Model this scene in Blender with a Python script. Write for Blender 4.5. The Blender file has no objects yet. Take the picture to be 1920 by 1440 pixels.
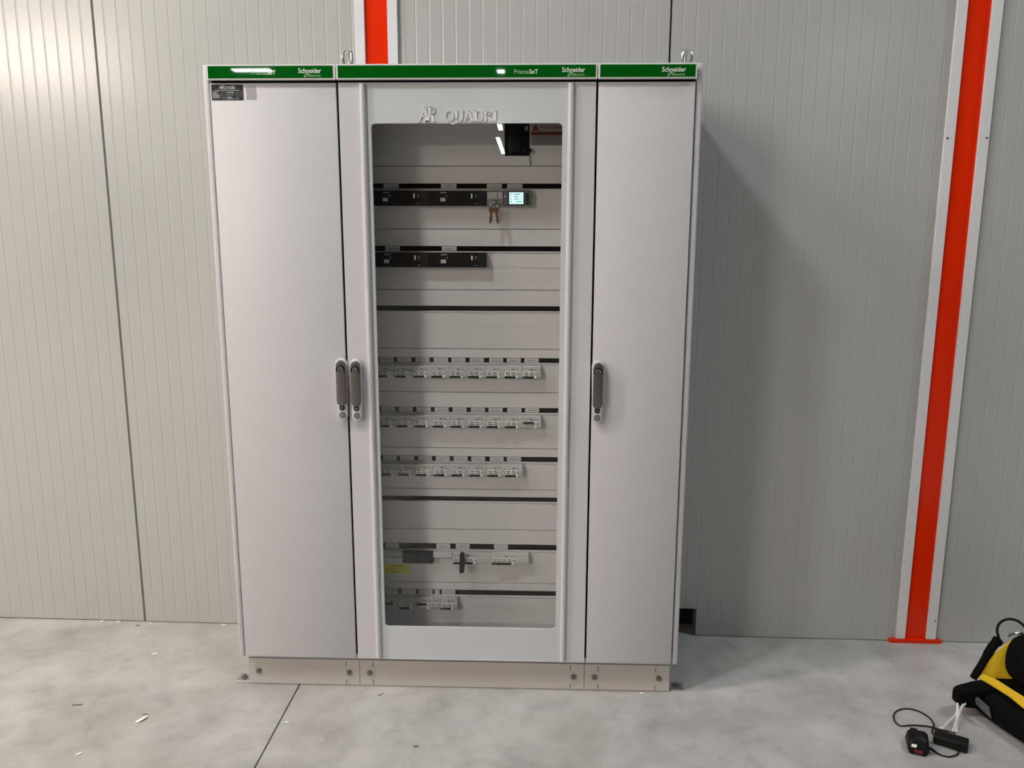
import bpy, bmesh, math, random
from mathutils import Vector, Matrix
from math import radians, sin, cos, pi

random.seed(7)
scene = bpy.context.scene
COL = scene.collection

# ------------------------------------------------------------------ camera
CAM = Vector((1.0161, -2.4735, 1.5492))
YAW, PITCH, ROLL, FPX = -0.0299, -0.1762, 0.003, 1441.0
fw = Vector((sin(YAW) * cos(PITCH), cos(YAW) * cos(PITCH), sin(PITCH)))
rt = Vector((cos(YAW), -sin(YAW), 0))
up = rt.cross(fw)
rt2 = cos(ROLL) * rt + sin(ROLL) * up
up2 = -sin(ROLL) * rt + cos(ROLL) * up
cam_data = bpy.data.cameras.new('camera')
cam_data.sensor_width = 36.0
cam_data.lens = FPX / 1920.0 * 36.0
cam_data.clip_start = 0.02
cam_data.clip_end = 200
cam = bpy.data.objects.new('camera', cam_data)
COL.objects.link(cam)
cam.matrix_world = Matrix(((rt2.x, up2.x, -fw.x, CAM.x), (rt2.y, up2.y, -fw.y, CAM.y),
                           (rt2.z, up2.z, -fw.z, CAM.z), (0, 0, 0, 1)))
scene.camera = cam

# ------------------------------------------------------------------ world, exposure, lamp plan
world = bpy.data.worlds.new('world')
scene.world = world
world.use_nodes = True
world.node_tree.nodes['Background'].inputs[0].default_value = (0.6, 0.62, 0.65, 1)
world.node_tree.nodes['Background'].inputs[1].default_value = 0.05
vs = scene.view_settings
vs.view_transform = 'Standard'
vs.look = 'None'
vs.gamma = 1
vs.use_curve_mapping = False
vs.exposure = -0.24
scene.cycles.max_bounces = 6
scene.cycles.diffuse_bounces = 3
scene.cycles.glossy_bounces = 3
scene.cycles.transparent_max_bounces = 12
scene.cycles.caustics_reflective = False
scene.cycles.caustics_refractive = False

LAMP_Z = 5.2
WARM = (1.0, 0.88, 0.76)
NEUT = (0.97, 0.985, 1.0)
COOL = (0.90, 0.98, 1.0)
# x, y, length, direction of the long axis, emission strength, colour
LAMPS = [
    (-1.05, -1.77, 0.50, 'x', 330, NEUT),
    (-3.4, -1.5, 1.2, 'x', 200, WARM),
    (-6.0, -2.4, 1.5, 'x', 310, WARM),
    (-4.4, -6.5, 1.5, 'x', 100, WARM),  # added frontal fill for the cabinet interior
    (1.0, -7.5, 1.5, 'x', 15, NEUT),  # also an added fill, weak and from the front
    (4.6, -0.75, 1.2, 'x', 115, COOL),  # added overhead fill to brighten the floor on the right
    (-9.2, -11.8, 3.0, 'x', 700, WARM),
    (-5.0, -14.5, 0.8, 'x', 80, NEUT),
    (0.25, -14.7, 0.2, 'y', 110, NEUT),
    (6.7, -13.2, 1.2, 'x', 90, COOL),
    (-0.12, -22.1, 1.6, 'y', 60, NEUT),
    (-0.30, -26.9, 4.6, 'y', 60, NEUT),
]

# ------------------------------------------------------------------ materials
MATS = {}


def nodes_of(name):
    m = bpy.data.materials.new(name)
    m.use_nodes = True
    nt = m.node_tree
    b = nt.nodes['Principled BSDF']
    return m, nt, b


def paint(name, col, rough=0.4, metal=0.0, var=0.04, scale=6.0, bump=0.0, bscale=300.0, coat=0.0, spec=0.5, rv=0.05):
    """Procedural paint: slow colour variation, uneven gloss, optional fine relief."""
    m, nt, b = nodes_of(name)
    N, L = nt.nodes, nt.links
    tc = N.new('ShaderNodeTexCoord')
    nz = N.new('ShaderNodeTexNoise')
    nz.inputs['Scale'].default_value = scale
    nz.inputs['Detail'].default_value = 4
    L.new(tc.outputs['Object'], nz.inputs['Vector'])
    mp = N.new('ShaderNodeMapRange')
    mp.inputs['To Min'].default_value = 1 - var
    mp.inputs['To Max'].default_value = 1 + var
    L.new(nz.outputs['Fac'], mp.inputs['Value'])
    mx = N.new('ShaderNodeMix')
    mx.data_type = 'RGBA'
    mx.blend_type = 'MULTIPLY'
    mx.inputs[0].default_value = 1.0
    mx.inputs[6].default_value = (*col, 1)
    L.new(mp.outputs['Result'], mx.inputs[7])
    L.new(mx.outputs[2], b.inputs['Base Color'])
    mr = N.new('ShaderNodeMapRange')
    mr.inputs['To Min'].default_value = max(0.005, rough - rv)
    mr.inputs['To Max'].default_value = min(1, rough + rv)
    L.new(nz.outputs['Fac'], mr.inputs['Value'])
    L.new(mr.outputs['Result'], b.inputs['Roughness'])
    b.inputs['Metallic'].default_value = metal
    b.inputs['Specular IOR Level'].default_value = spec
    b.inputs['Coat Weight'].default_value = coat
    b.inputs['Coat Roughness'].default_value = 0.05
    if bump > 0:
        n2 = N.new('ShaderNodeTexNoise')
        n2.inputs['Scale'].default_value = bscale
        n2.inputs['Detail'].default_value = 2
        L.new(tc.outputs['Object'], n2.inputs['Vector'])
        bp = N.new('ShaderNodeBump')
        bp.inputs['Strength'].default_value = bump
        bp.inputs['Distance'].default_value = 0.001
        L.new(n2.outputs['Fac'], bp.inputs['Height'])
        L.new(bp.outputs['Normal'], b.inputs['Normal'])
    MATS[name] = m
    return m


def emitter(name, col, strength):
    m, nt, b = nodes_of(name)
    b.inputs['Base Color'].default_value = (*col, 1)
    b.inputs['Emission Color'].default_value = (*col, 1)
    b.inputs['Emission Strength'].default_value = strength
    MATS[name] = m
    return m


paint('cabinet_paint', (0.62, 0.616, 0.642), 0.38, var=0.01, bump=0.05, bscale=900)
paint('plinth_paint', (0.56, 0.53, 0.51), 0.42, var=0.02, bump=0.05, bscale=900)
paint('panel_paint', (0.463, 0.470, 0.460), 0.21, var=0.008, scale=2.0)
paint('panel_back', (0.02, 0.02, 0.02), 0.8)
paint('panel_foam', (0.30, 0.28, 0.18), 0.9, var=0.2, scale=60, bump=0.4, bscale=200)
paint('white_trim', (0.76, 0.77, 0.80), 0.22, var=0.01)
paint('orange_paint', (0.80, 0.026, 0.001), 0.22, var=0.03, spec=0.3)
paint('green_paint', (0.001, 0.10, 0.006), 0.02, var=0.05, spec=0.35, rv=0.008)
paint('white_print', (0.80, 0.86, 0.80), 0.5)
paint('pale_print', (0.40, 0.62, 0.42), 0.5)
paint('dark_print', (0.10, 0.10, 0.11), 0.6)
paint('red_print', (0.13, 0.012, 0.01), 0.6)
paint('glass_border_paint', (0.60, 0.63, 0.66), 0.16, var=0.01, coat=0.3)
paint('emboss_paint', (0.84, 0.85, 0.87), 0.3, var=0.01)
paint('faceplate_paint', (0.67, 0.645, 0.64), 0.42, var=0.01, bump=0.05, bscale=900)
paint('black_plastic', (0.006, 0.006, 0.007), 0.4, var=0.1, spec=0.2)
paint('gap_black', (0.003, 0.003, 0.003), 0.9, var=0.1, spec=0.0)  # near-black for painted shade in gaps and for the tag rail
paint('dark_plastic', (0.016, 0.018, 0.022), 0.35, var=0.1, spec=0.25)
paint('meter_plastic', (0.14, 0.14, 0.135), 0.4, var=0.05)
paint('grey_plastic', (0.52, 0.515, 0.50), 0.35, var=0.03)
paint('white_plastic', (0.95, 0.95, 0.94), 0.3, var=0.02)
paint('tag_white', (0.55, 0.54, 0.54), 0.45, var=0.03)
paint('sticker_white', (0.40, 0.39, 0.40), 0.5, var=0.08, scale=300)
paint('plate_blue_black', (0.006, 0.008, 0.02), 0.3, var=0.05)
paint('yellow_label', (0.66, 0.62, 0.02), 0.5, var=0.04)
paint('label_paper', (0.30, 0.27, 0.265), 0.5, var=0.03)
paint('handle_metal', (0.17, 0.155, 0.145), 0.32, metal=0.75, var=0.06, scale=80)
paint('chrome', (0.72, 0.71, 0.70), 0.16, metal=1.0, var=0.03)
paint('galvanized', (0.62, 0.66, 0.66), 0.30, metal=1.0, var=0.15, scale=120)
paint('bolt_metal', (0.30, 0.30, 0.28), 0.35, metal=0.9, var=0.15, scale=200)
paint('brass', (0.30, 0.17, 0.09), 0.28, metal=1.0, var=0.2, scale=300)
paint('black_fabric', (0.004, 0.004, 0.0045), 0.9, var=0.3, scale=40, bump=0.4, bscale=500, spec=0.08)
paint('yellow_fabric', (0.72, 0.46, 0.01), 0.75, var=0.15, scale=40, bump=0.5, bscale=500)
paint('grey_fabric', (0.10, 0.10, 0.11), 0.6, var=0.2, scale=60)
paint('cable_black', (0.006, 0.006, 0.006), 0.45, var=0.1, spec=0.25)
paint('tie_white', (0.80, 0.80, 0.78), 0.4, var=0.03)
paint('plug_red', (0.12, 0.012, 0.012), 0.4, var=0.1)
paint('scrap_white', (0.85, 0.85, 0.84), 0.6, var=0.05)
paint('scrap_dark', (0.16, 0.14, 0.13), 0.7, var=0.1)
paint('hall_wall', (0.30, 0.29, 0.27), 0.5, var=0.05, scale=0.5)
paint('hall_ceiling', (0.25, 0.20, 0.16), 0.7, var=0.05, scale=0.5)
paint('added_door_brown', (0.35, 0.22, 0.12), 0.5, var=0.08, scale=0.8)
paint('lamp_housing', (0.55, 0.55, 0.55), 0.5)
emitter('screen_glow', (0.62, 0.93, 0.97), 1.05)

# concrete floor
m, nt, b = nodes_of('concrete')
N, L = nt.nodes, nt.links
tc = N.new('ShaderNodeTexCoord')


def noise(sc, det, rough=0.55, dist=0.0, mapping=None):
    n = N.new('ShaderNodeTexNoise')
    n.inputs['Scale'].default_value = sc
    n.inputs['Detail'].default_value = det
    n.inputs['Roughness'].default_value = rough
    n.inputs['Distortion'].default_value = dist
    if mapping:
        mpn = N.new('ShaderNodeMapping')
        mpn.inputs['Scale'].default_value = mapping
        L.new(tc.outputs['Object'], mpn.inputs['Vector'])
        L.new(mpn.outputs['Vector'], n.inputs['Vector'])
    else:
        L.new(tc.outputs['Object'], n.inputs['Vector'])
    return n


def ramp(src, stops):
    r = N.new('ShaderNodeValToRGB')
    el = r.color_ramp.elements
    el[0].position, el[0].color = stops[0][0], (*stops[0][1], 1)
    el[1].position, el[1].color = stops[-1][0], (*stops[-1][1], 1)
    for p, c in stops[1:-1]:
        e = el.new(p)
        e.color = (*c, 1)
    L.new(src, r.inputs['Fac'])
    return r


def mul(a, bb, fac=1.0):
    x = N.new('ShaderNodeMix')
    x.data_type = 'RGBA'
    x.blend_type = 'MULTIPLY'
    x.inputs[0].default_value = fac
    L.new(a, x.inputs[6])
    L.new(bb, x.inputs[7])
    return x.outputs[2]


n1 = noise(3.2, 6, 0.55, 0.6)
n2 = noise(11, 6, 0.6, 0.4)
n3 = noise(4.5, 5, 0.6, 0.3, (1, 1.6, 1))
n4 = noise(120, 3, 0.6)
base = ramp(n1.outputs['Fac'], [(0.30, (0.36, 0.35, 0.335)), (0.5, (0.43, 0.425, 0.415)), (0.72, (0.52, 0.515, 0.51))])
mott = ramp(n2.outputs['Fac'], [(0.28, (0.82, 0.81, 0.80)), (0.5, (1, 1, 1)), (0.75, (1.10, 1.10, 1.10))])
smear = ramp(n3.outputs['Fac'], [(0.28, (0.88, 0.88, 0.89)), (0.5, (1, 1, 1)), (0.75, (1.06, 1.06, 1.06))])
grit = ramp(n4.outputs['Fac'], [(0.25, (0.93, 0.93, 0.93)), (0.6, (1, 1, 1))])
c = mul(mul(mul(base.outputs['Color'], mott.outputs['Color']), smear.outputs['Color']), grit.outputs['Color'])
L.new(c, b.inputs['Base Color'])
rr = N.new('ShaderNodeMapRange')
rr.inputs['To Min'].default_value = 0.34
rr.inputs['To Max'].default_value = 0.62
L.new(n2.outputs['Fac'], rr.inputs['Value'])
L.new(rr.outputs['Result'], b.inputs['Roughness'])
bp = N.new('ShaderNodeBump')
bp.inputs['Strength'].default_value = 0.12
bp.inputs['Distance'].default_value = 0.002
L.new(n2.outputs['Fac'], bp.inputs['Height'])
L.new(bp.outputs['Normal'], b.inputs['Normal'])
MATS['concrete'] = m

# thin window glass: clear with a mirror-like surface
m, nt, b = nodes_of('window_glass')
N, L = nt.nodes, nt.links
N.remove(b)
tr = N.new('ShaderNodeBsdfTransparent')
tr.inputs[0].default_value = (0.985, 0.99, 0.99, 1)
gl = N.new('ShaderNodeBsdfGlossy')
gl.inputs['Roughness'].default_value = 0.0
lw = N.new('ShaderNodeLayerWeight')
lw.inputs['Blend'].default_value = 0.5
pw_ = N.new('ShaderNodeMath')
pw_.operation = 'POWER'
pw_.inputs[1].default_value = 5.0
L.new(lw.outputs['Facing'], pw_.inputs[0])
ml = N.new('ShaderNodeMath')
ml.operation = 'MULTIPLY_ADD'
ml.inputs[1].default_value = 0.95
ml.inputs[2].default_value = 0.032
L.new(pw_.outputs[0], ml.inputs[0])
mx = N.new('ShaderNodeMixShader')
L.new(ml.outputs[0], mx.inputs[0])
L.new(tr.outputs[0], mx.inputs[1])
L.new(gl.outputs[0], mx.inputs[2])
L.new(mx.outputs[0], nt.nodes['Material Output'].inputs['Surface'])
MATS['window_glass'] = m


# ------------------------------------------------------------------ mesh building
class B:
    """Collects shapes into one bmesh; build() makes one mesh object of it."""

    def __init__(self):
        self.bm = bmesh.new()

    def box(self, x0, x1, y0, y1, z0, z1, mi=0, bev=0.0, seg=1):
        bm = self.bm
        v = [bm.verts.new((x, y, z)) for x in (x0, x1) for y in (y0, y1) for z in (z0, z1)]
        fs = [bm.faces.new([v[i] for i in q]) for q in
              ((0, 1, 3, 2), (4, 6, 7, 5), (0, 4, 5, 1), (2, 3, 7, 6), (0, 2, 6, 4), (1, 5, 7, 3))]
        for f in fs:
            f.material_index = mi
        if bev > 0:
            es = list({e for f in fs for e in f.edges})
            r = bmesh.ops.bevel(bm, geom=es, offset=bev, segments=seg, profile=0.5, affect='EDGES')
            for f in r['faces']:
                f.material_index = mi
        return self

    def hexa(self, pts, mi=0):
        """8 corner points ordered as in box()."""
        bm = self.bm
        v = [bm.verts.new(p) for p in pts]
        for q in ((0, 1, 3, 2), (4, 6, 7, 5), (0, 4, 5, 1), (2, 3, 7, 6), (0, 2, 6, 4), (1, 5, 7, 3)):
            bm.faces.new([v[i] for i in q]).material_index = mi
        return self

    def prism(self, pts, a0, a1, axis='y', mi=0):
        """Polygon (2 coords) extruded along an axis. axis y: pts=(x,z); x: (y,z); z: (x,y)."""
        bm = self.bm

        def p3(p, a):
            return {'y': (p[0], a, p[1]), 'x': (a, p[0], p[1]), 'z': (p[0], p[1], a)}[axis]
        u = [bm.verts.new(p3(p, a0)) for p in pts]
        w = [bm.verts.new(p3(p, a1)) for p in pts]
        n = len(pts)
        fs = [bm.faces.new(u), bm.faces.new(w[::-1])]
        for i in range(n):
            fs.append(bm.faces.new((u[i], w[i], w[(i + 1) % n], u[(i + 1) % n])))
        for f in fs:
            f.material_index = mi
        return self

    def cyl(self, c, r, a0, a1, axis='y', n=20, mi=0, r2=None):
        r2 = r if r2 is None else r2
        bm = self.bm

        def p3(ang, rad, a):
            p = (c[0] + rad * cos(ang), c[1] + rad * sin(ang))
            return {'y': (p[0], a, p[1]), 'x': (a, p[0], p[1]), 'z': (p[0], p[1], a)}[axis]
        u = [bm.verts.new(p3(2 * pi * i / n, r, a0)) for i in range(n)]
        w = [bm.verts.new(p3(2 * pi * i / n, r2, a1)) for i in range(n)]
        fs = [bm.faces.new(u), bm.faces.new(w[::-1])]
        for i in range(n):
            fs.append(bm.faces.new((u[i], w[i], w[(i + 1) % n], u[(i + 1) % n])))
        for f in fs:
            f.material_index = mi
        return self

    def tube(self, pts, r, n=8, mi=0, closed=False, smooth=0):
        P = [Vector(p) for p in pts]
        for _ in range(smooth):
            Q = []
            m_ = len(P)
            rng = range(m_) if closed else range(m_ - 1)
            if not closed:
                Q.append(P[0])
            for i in rng:
                a, b_ = P[i], P[(i + 1) % m_]
                Q += [a * 0.75 + b_ * 0.25, a * 0.25 + b_ * 0.75]
            if not closed:
                Q.append(P[-1])
            P = Q
        bm = self.bm
        rings = []
        m_ = len(P)
        prev = None
        for i in range(m_):
            if closed:
                t = (P[(i + 1) % m_] - P[i - 1]).normalized()
            else:
                t = (P[min(i + 1, m_ - 1)] - P[max(i - 1, 0)]).normalized()
            if prev is None:
                a = Vector((0, 0, 1)) if abs(t.z) < 0.9 else Vector((1, 0, 0))
                nrm = t.cross(a).normalized()
            else:
                nrm = (prev - t * prev.dot(t)).normalized()
            prev = nrm
            bn = t.cross(nrm)
            rad = r[min(len(r) - 1, round(i * (len(r) - 1) / (m_ - 1)))] if isinstance(r, (list, tuple)) else r
            rings.append([bm.verts.new(P[i] + (nrm * cos(2 * pi * k / n) + bn * sin(2 * pi * k / n)) * rad) for k in range(n)])
        last = m_ if closed else m_ - 1
        for i in range(last):
            A, C_ = rings[i], rings[(i + 1) % m_]
            for k in range(n):
                bm.faces.new((A[k], A[(k + 1) % n], C_[(k + 1) % n], C_[k])).material_index = mi
        if not closed:
            bm.faces.new(rings[0][::-1]).material_index = mi
            bm.faces.new(rings[-1]).material_index = mi
        return self

    def plate(self, x0, x1, z0, z1, y0, y1, holes=(), mi=0):
        """Flat plate in the xz plane with rectangular holes right through it."""
        xs = sorted({x0, x1, *[h[0] for h in holes], *[h[1] for h in holes]})
        zs = sorted({z0, z1, *[h[2] for h in holes], *[h[3] for h in holes]})
        xs = [x for x in xs if x0 <= x <= x1]
        zs = [z for z in zs if z0 <= z <= z1]
        nx, nz = len(xs) - 1, len(zs) - 1

        def solid(i, j):
            if i < 0 or j < 0 or i >= nx or j >= nz:
                return False
            cx, cz = (xs[i] + xs[i + 1]) / 2, (zs[j] + zs[j + 1]) / 2
            return not any(h[0] < cx < h[1] and h[2] < cz < h[3] for h in holes)
        bm = self.bm
        V = {}

        def v(i, j, k):
            key = (i, j, k)
            if key not in V:
                V[key] = bm.verts.new((xs[i], (y0, y1)[k], zs[j]))
            return V[key]
        for i in range(nx):
            for j in range(nz):
                if not solid(i, j):
                    continue
                q = [(v(i, j, 0), v(i + 1, j, 0), v(i + 1, j + 1, 0), v(i, j + 1, 0)),
                     (v(i, j, 1), v(i, j + 1, 1), v(i + 1, j + 1, 1), v(i + 1, j, 1))]
                if not solid(i - 1, j):
                    q.append((v(i, j, 0), v(i, j + 1, 0), v(i, j + 1, 1), v(i, j, 1)))
                if not solid(i + 1, j):
                    q.append((v(i + 1, j, 0), v(i + 1, j, 1), v(i + 1, j + 1, 1), v(i + 1, j + 1, 0)))
                if not solid(i, j - 1):
                    q.append((v(i, j, 0), v(i, j, 1), v(i + 1, j, 1), v(i + 1, j, 0)))
                if not solid(i, j + 1):
                    q.append((v(i, j + 1, 0), v(i + 1, j + 1, 0), v(i + 1, j + 1, 1), v(i, j + 1, 1)))
                for f in q:
                    bm.faces.new(f).material_index = mi
        return self

    def merge_mesh(self, me, mi=0):
        k = len(self.bm.faces)
        self.bm.from_mesh(me)
        self.bm.faces.ensure_lookup_table()
        for f in self.bm.faces[k:]:
            f.material_index = mi
        return self

    def mesh(self, name, mats, origin=(0, 0, 0), smooth=35, subsurf=0):
        bm = self.bm
        bmesh.ops.recalc_face_normals(bm, faces=bm.faces[:])
        o = Vector(origin)
        for v in bm.verts:
            v.co -= o
        me = bpy.data.meshes.new(name)
        bm.to_mesh(me)
        bm.free()
        for mm in ([mats] if isinstance(mats, str) else mats):
            me.materials.append(MATS[mm])
        me.polygons.foreach_set('use_smooth', [True] * len(me.polygons))
        me.set_sharp_from_angle(angle=radians(smooth))
        return me

    def build(self, name, mats, parent=None, origin=None, smooth=35):
        if origin is None:
            origin = parent['_o'] if parent is not None and '_o' in parent else (0, 0, 0)
        me = self.mesh(name, mats, origin, smooth)
        return place(name, me, parent)


def place(name, me, parent=None, loc=(0, 0, 0)):
    o = bpy.data.objects.new(name, me)
    COL.objects.link(o)
    o.location = loc
    if parent is not None:
        o.parent = parent
        if '_o' in parent:
            o['_o'] = parent['_o']
    return o


def thing(name, label, cat, loc=(0, 0, 0), group=None):
    """An Empty at the thing's base; its parts are given in world coordinates."""
    o = bpy.data.objects.new(name, None)
    o.empty_display_size = 0.05
    COL.objects.link(o)
    o.location = loc
    o['_o'] = tuple(loc)
    tag(o, label, cat, group)
    return o


def tag(o, label, cat, group=None):
    o['label'] = label
    o['category'] = cat
    if group:
        o['group'] = group
    return o


def struct(o):
    o['kind'] = 'structure'
    return o


def copy_tree(root, loc, label, group=None):
    r = root.copy()
    COL.objects.link(r)
    r.location = loc
    r['label'] = label
    if group:
        r['group'] = group
    for ch in root.children:
        c_ = ch.copy()
        COL.objects.link(c_)
        c_.parent = r
        for g in ch.children:
            d = g.copy()
            COL.objects.link(d)
            d.parent = c_
    return r


def text_mesh(s, x0, x1, z0, z1, y, bold=0.0, depth=0.0004, keep=False, shear=0.0):
    """Lettering fitted to a rectangle of the xz plane, facing -y."""
    cu = bpy.data.curves.new('t', 'FONT')
    cu.body = s
    cu.size = 1.0
    cu.offset = bold
    cu.shear = shear
    cu.resolution_u = 3
    ob = bpy.data.objects.new('t', cu)
    COL.objects.link(ob)
    bpy.context.view_layer.update()
    me = bpy.data.meshes.new_from_object(ob)
    bpy.data.objects.remove(ob)
    xs = [v.co.x for v in me.vertices]
    ys = [v.co.y for v in me.vertices]
    a, b_, c_, d = min(xs), max(xs), min(ys), max(ys)
    sx = (x1 - x0) / (b_ - a)
    sz = (z1 - z0) / (d - c_)
    for v in me.vertices:
        v.co = Vector((x0 + (v.co.x - a) * sx, y, z0 + (v.co.y - c_) * sz))
    return me


# stroke letters for the serif maker's mark
def strokes(ch):
    """List of (polyline, width) in a unit cell: x 0..w, z 0..1; returns (strokes, advance)."""
    T, t = 0.15, 0.062
    def arc(cx, cz, rx, rz, a0, a1, n=12):
        return [(cx + rx * cos(radians(a0 + (a1 - a0) * i / n)), cz + rz * sin(radians(a0 + (a1 - a0) * i / n))) for i in range(n + 1)]
    if ch == 'A':
        return [([(0.08, 0), (0.44, 1)], t), ([(0.40, 1), (0.80, 0)], T), ([(0.20, 0.36), (0.66, 0.36)], t),
                ([(-0.04, 0.02), (0.20, 0.02)], t), ([(0.62, 0.02), (0.94, 0.02)], t)], 0.92
    if ch == 'R':
        return [([(0.16, 0), (0.16, 1)], T), ([(0.0, 0.98), (0.40, 0.98)], t), (arc(0.38, 0.74, 0.27, 0.24, 90, -90), 0.10),
                ([(0.16, 0.50), (0.40, 0.50)], t), ([(0.36, 0.5), (0.76, 0.0)], T), ([(0.0, 0.02), (0.32, 0.02)], t),
                ([(0.70, 0.02), (0.90, 0.02)], t)], 0.88
    if ch == 'Q':
        return [(arc(0.46, 0.5, 0.38, 0.47, 0, 360, 24), 0.09), ([(0.46, 0.02), (0.66, -0.18), (0.95, -0.22)], 0.09)], 0.95
    if ch == 'U':
        return [([(0.16, 1), (0.16, 0.3)], T), (arc(0.44, 0.30, 0.28, 0.28, 180, 360), 0.07), ([(0.72, 0.3), (0.72, 1)], t),
                ([(0.02, 0.98), (0.32, 0.98)], t), ([(0.60, 0.98), (0.86, 0.98)], t)], 0.9
    if ch == 'D':
        return [([(0.16, 0), (0.16, 1)], T), ([(0.0, 0.98), (0.42, 0.98)], t), ([(0.0, 0.02), (0.42, 0.02)], t),
                (arc(0.40, 0.5, 0.40, 0.48, 90, -90), 0.11)], 0.92
    if ch == 'I':
        return [([(0.18, 0), (0.18, 1)], T), ([(0.02, 0.98), (0.34, 0.98)], t), ([(0.02, 0.02), (0.34, 0.02)], t)], 0.42
    return [], 0.35


def stroke_text(b_, s, x0, z0, h, wscale, y0, y1, shear=0.0, mi=0, weight=1.0, tight=0.0):
    x = x0
    for ch in s:
        st, adv = strokes(ch)
        for pl, w in st:
            for (ax, az), (bx, bz) in zip(pl[:-1], pl[1:]):
                d = Vector((bx - ax, bz - az))
                if d.length < 1e-6:
                    continue
                horiz = abs(d.y) < 1e-6
                n = Vector((-d.y, d.x)).normalized() * (w * weight / 2)
                e = d.normalized() * (0.0 if len(pl) == 2 else 0.012)
                q = [(ax - e.x + n.x, az - e.y + n.y), (bx + e.x + n.x, bz + e.y + n.y), (bx + e.x - n.x, bz + e.y - n.y), (ax - e.x - n.x, az - e.y - n.y)]
                q = [(x + (px + shear * pz) * h * wscale, z0 + pz * h) for px, pz in q]
                b_.prism(q, y0, y1, 'y', mi)
        x += (adv - tight) * h * wscale
    return x


def rounded_rect(x0, x1, z0, z1, r, k=6):
    P = []
    for cx, cz, a in ((x1 - r, z1 - r, 0), (x0 + r, z1 - r, 90), (x0 + r, z0 + r, 180), (x1 - r, z0 + r, 270)):
        for i in range(k + 1):
            an = radians(a + 90 * i / k)
            P.append((cx + r * cos(an), cz + r * sin(an)))
    return P


# ------------------------------------------------------------------ the hall: floor, walls, ceiling
WY, WX, WR = 0.4529, 0.75, -0.0162     # back wall: a point of it and its turn about z
HX0, HX1, HY0, HZ = -13.0, 13.0, -34.0, 6.6

fl = B().box(HX0, HX1, HY0, 0.75, -0.30, -0.03).build('floor', 'panel_back')
struct(fl)
fl['label'] = 'grey concrete hall floor'
JX = 0.181
for xa, xb in ((HX0, JX - 0.0028), (JX + 0.0028, HX1)):
    s_ = B().box(xa, xb, HY0, 0.75, -0.03, 0.0).build('floor_slab', 'concrete', fl)

wall = B().box(HX0 - WX, HX1 - WX, 0.10, 0.13, -0.03, HZ).build('wall_back', 'panel_back')  # near-black sheet stands in for the unlit cavity behind the notch
wall.location = (WX, WY, 0)
wall.rotation_euler = (0, 0, WR)
struct(wall)
wall['label'] = 'pale grey insulated metal panel wall with fine vertical ribs'


def panel_profile(w):
    """Front outline of one wall panel (x, depth) with shallow V ribs every 48 mm."""
    P = [(0.0, 0.012), (0.003, 0.0)]
    x = 0.040
    while x < w - 0.02:
        P += [(x - 0.0040, 0.0), (x - 0.0012, 0.0007), (x + 0.0012, 0.0007), (x + 0.0040, 0.0)]
        x += 0.048
    P += [(w - 0.003, 0.0), (w, 0.012)]
    return P


PW = 1.0475
SEAM0 = -0.607
NOTCH = (1.56, 1.676, 0.117)
for k in range(-8, 9):
    xs0 = SEAM0 + k * PW
    if xs0 + PW < HX0 or xs0 > HX1:
        continue
    gap = 0.0016
    prof = [(xs0 + gap + x - WX, y) for x, y in panel_profile(PW - 2 * gap)]
    b_ = B()

    def extrude(pr, za, zb):
        pts = pr + [(pr[-1][0], 0.08), (pr[0][0], 0.08)]
        b_.prism(pts, za, zb, 'z')
    nx0, nx1 = NOTCH[0] - WX, NOTCH[1] - WX
    if prof[0][0] < nx0 < prof[-1][0]:
        extrude(prof, NOTCH[2], HZ)
        extrude([p for p in prof if p[0] < nx0] + [(nx0, 0.0)], 0.003, NOTCH[2])
        extrude([(nx1, 0.0)] + [p for p in prof if p[0] > nx1], 0.003, NOTCH[2])
    else:
        extrude(prof, 0.003 if k != -1 else 0.004, HZ)
    b_.build('wall_panel', 'panel_paint', wall, smooth=3)


def wall_obj(o):
    o.location = (WX, WY, 0)
    o.rotation_euler = (0, 0, WR)
    return o


# orange steel columns between white flashing strips
ti = 1
for cx, lab in ((0.4375, 'orange steel column between white strips, rising behind the glass-door cabinet'),
                (2.542, 'orange steel column between white strips, standing right of the cabinets')):
    x = cx - WX
    col_t = thing('steel_column', lab, 'column', (0, 0, 0))
    wall_obj(col_t)
    B().box(x - 0.050, x + 0.050, -0.003, -0.0002, 0.012, HZ - 0.02).build('column_face', 'orange_paint', col_t)
    B().box(x - 0.101, x + 0.101, -0.017, -0.0002, 0.0, 0.015, bev=0.001).build('base_plate', 'orange_paint', col_t)
    for sd in (-1, 1):
        xa, xb = sorted((x + sd * 0.0415, x + sd * 0.0775))
        t_ = B().box(xa, xb, -0.014, -0.0032, 0.0165, HZ - 0.02, bev=0.0012).build('trim_%d' % ti, 'white_trim')
        wall_obj(t_)
        struct(t_)
        t_['label'] = 'white flashing strip beside the orange column'
        ti += 1
        for zr in (0.097, 1.935, 3.8):
            if sd == -1 and zr < 1:
                continue
            xr = x + sd * 0.068
            rv = B().cyl((xr, zr), 0.0036, -0.0155, -0.014, 'y', 12).cyl((xr, zr), 0.0018, -0.0158, -0.0155, 'y', 10, 1)
            rv.build('rivet', ['bolt_metal', 'black_plastic'], t_)

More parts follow.
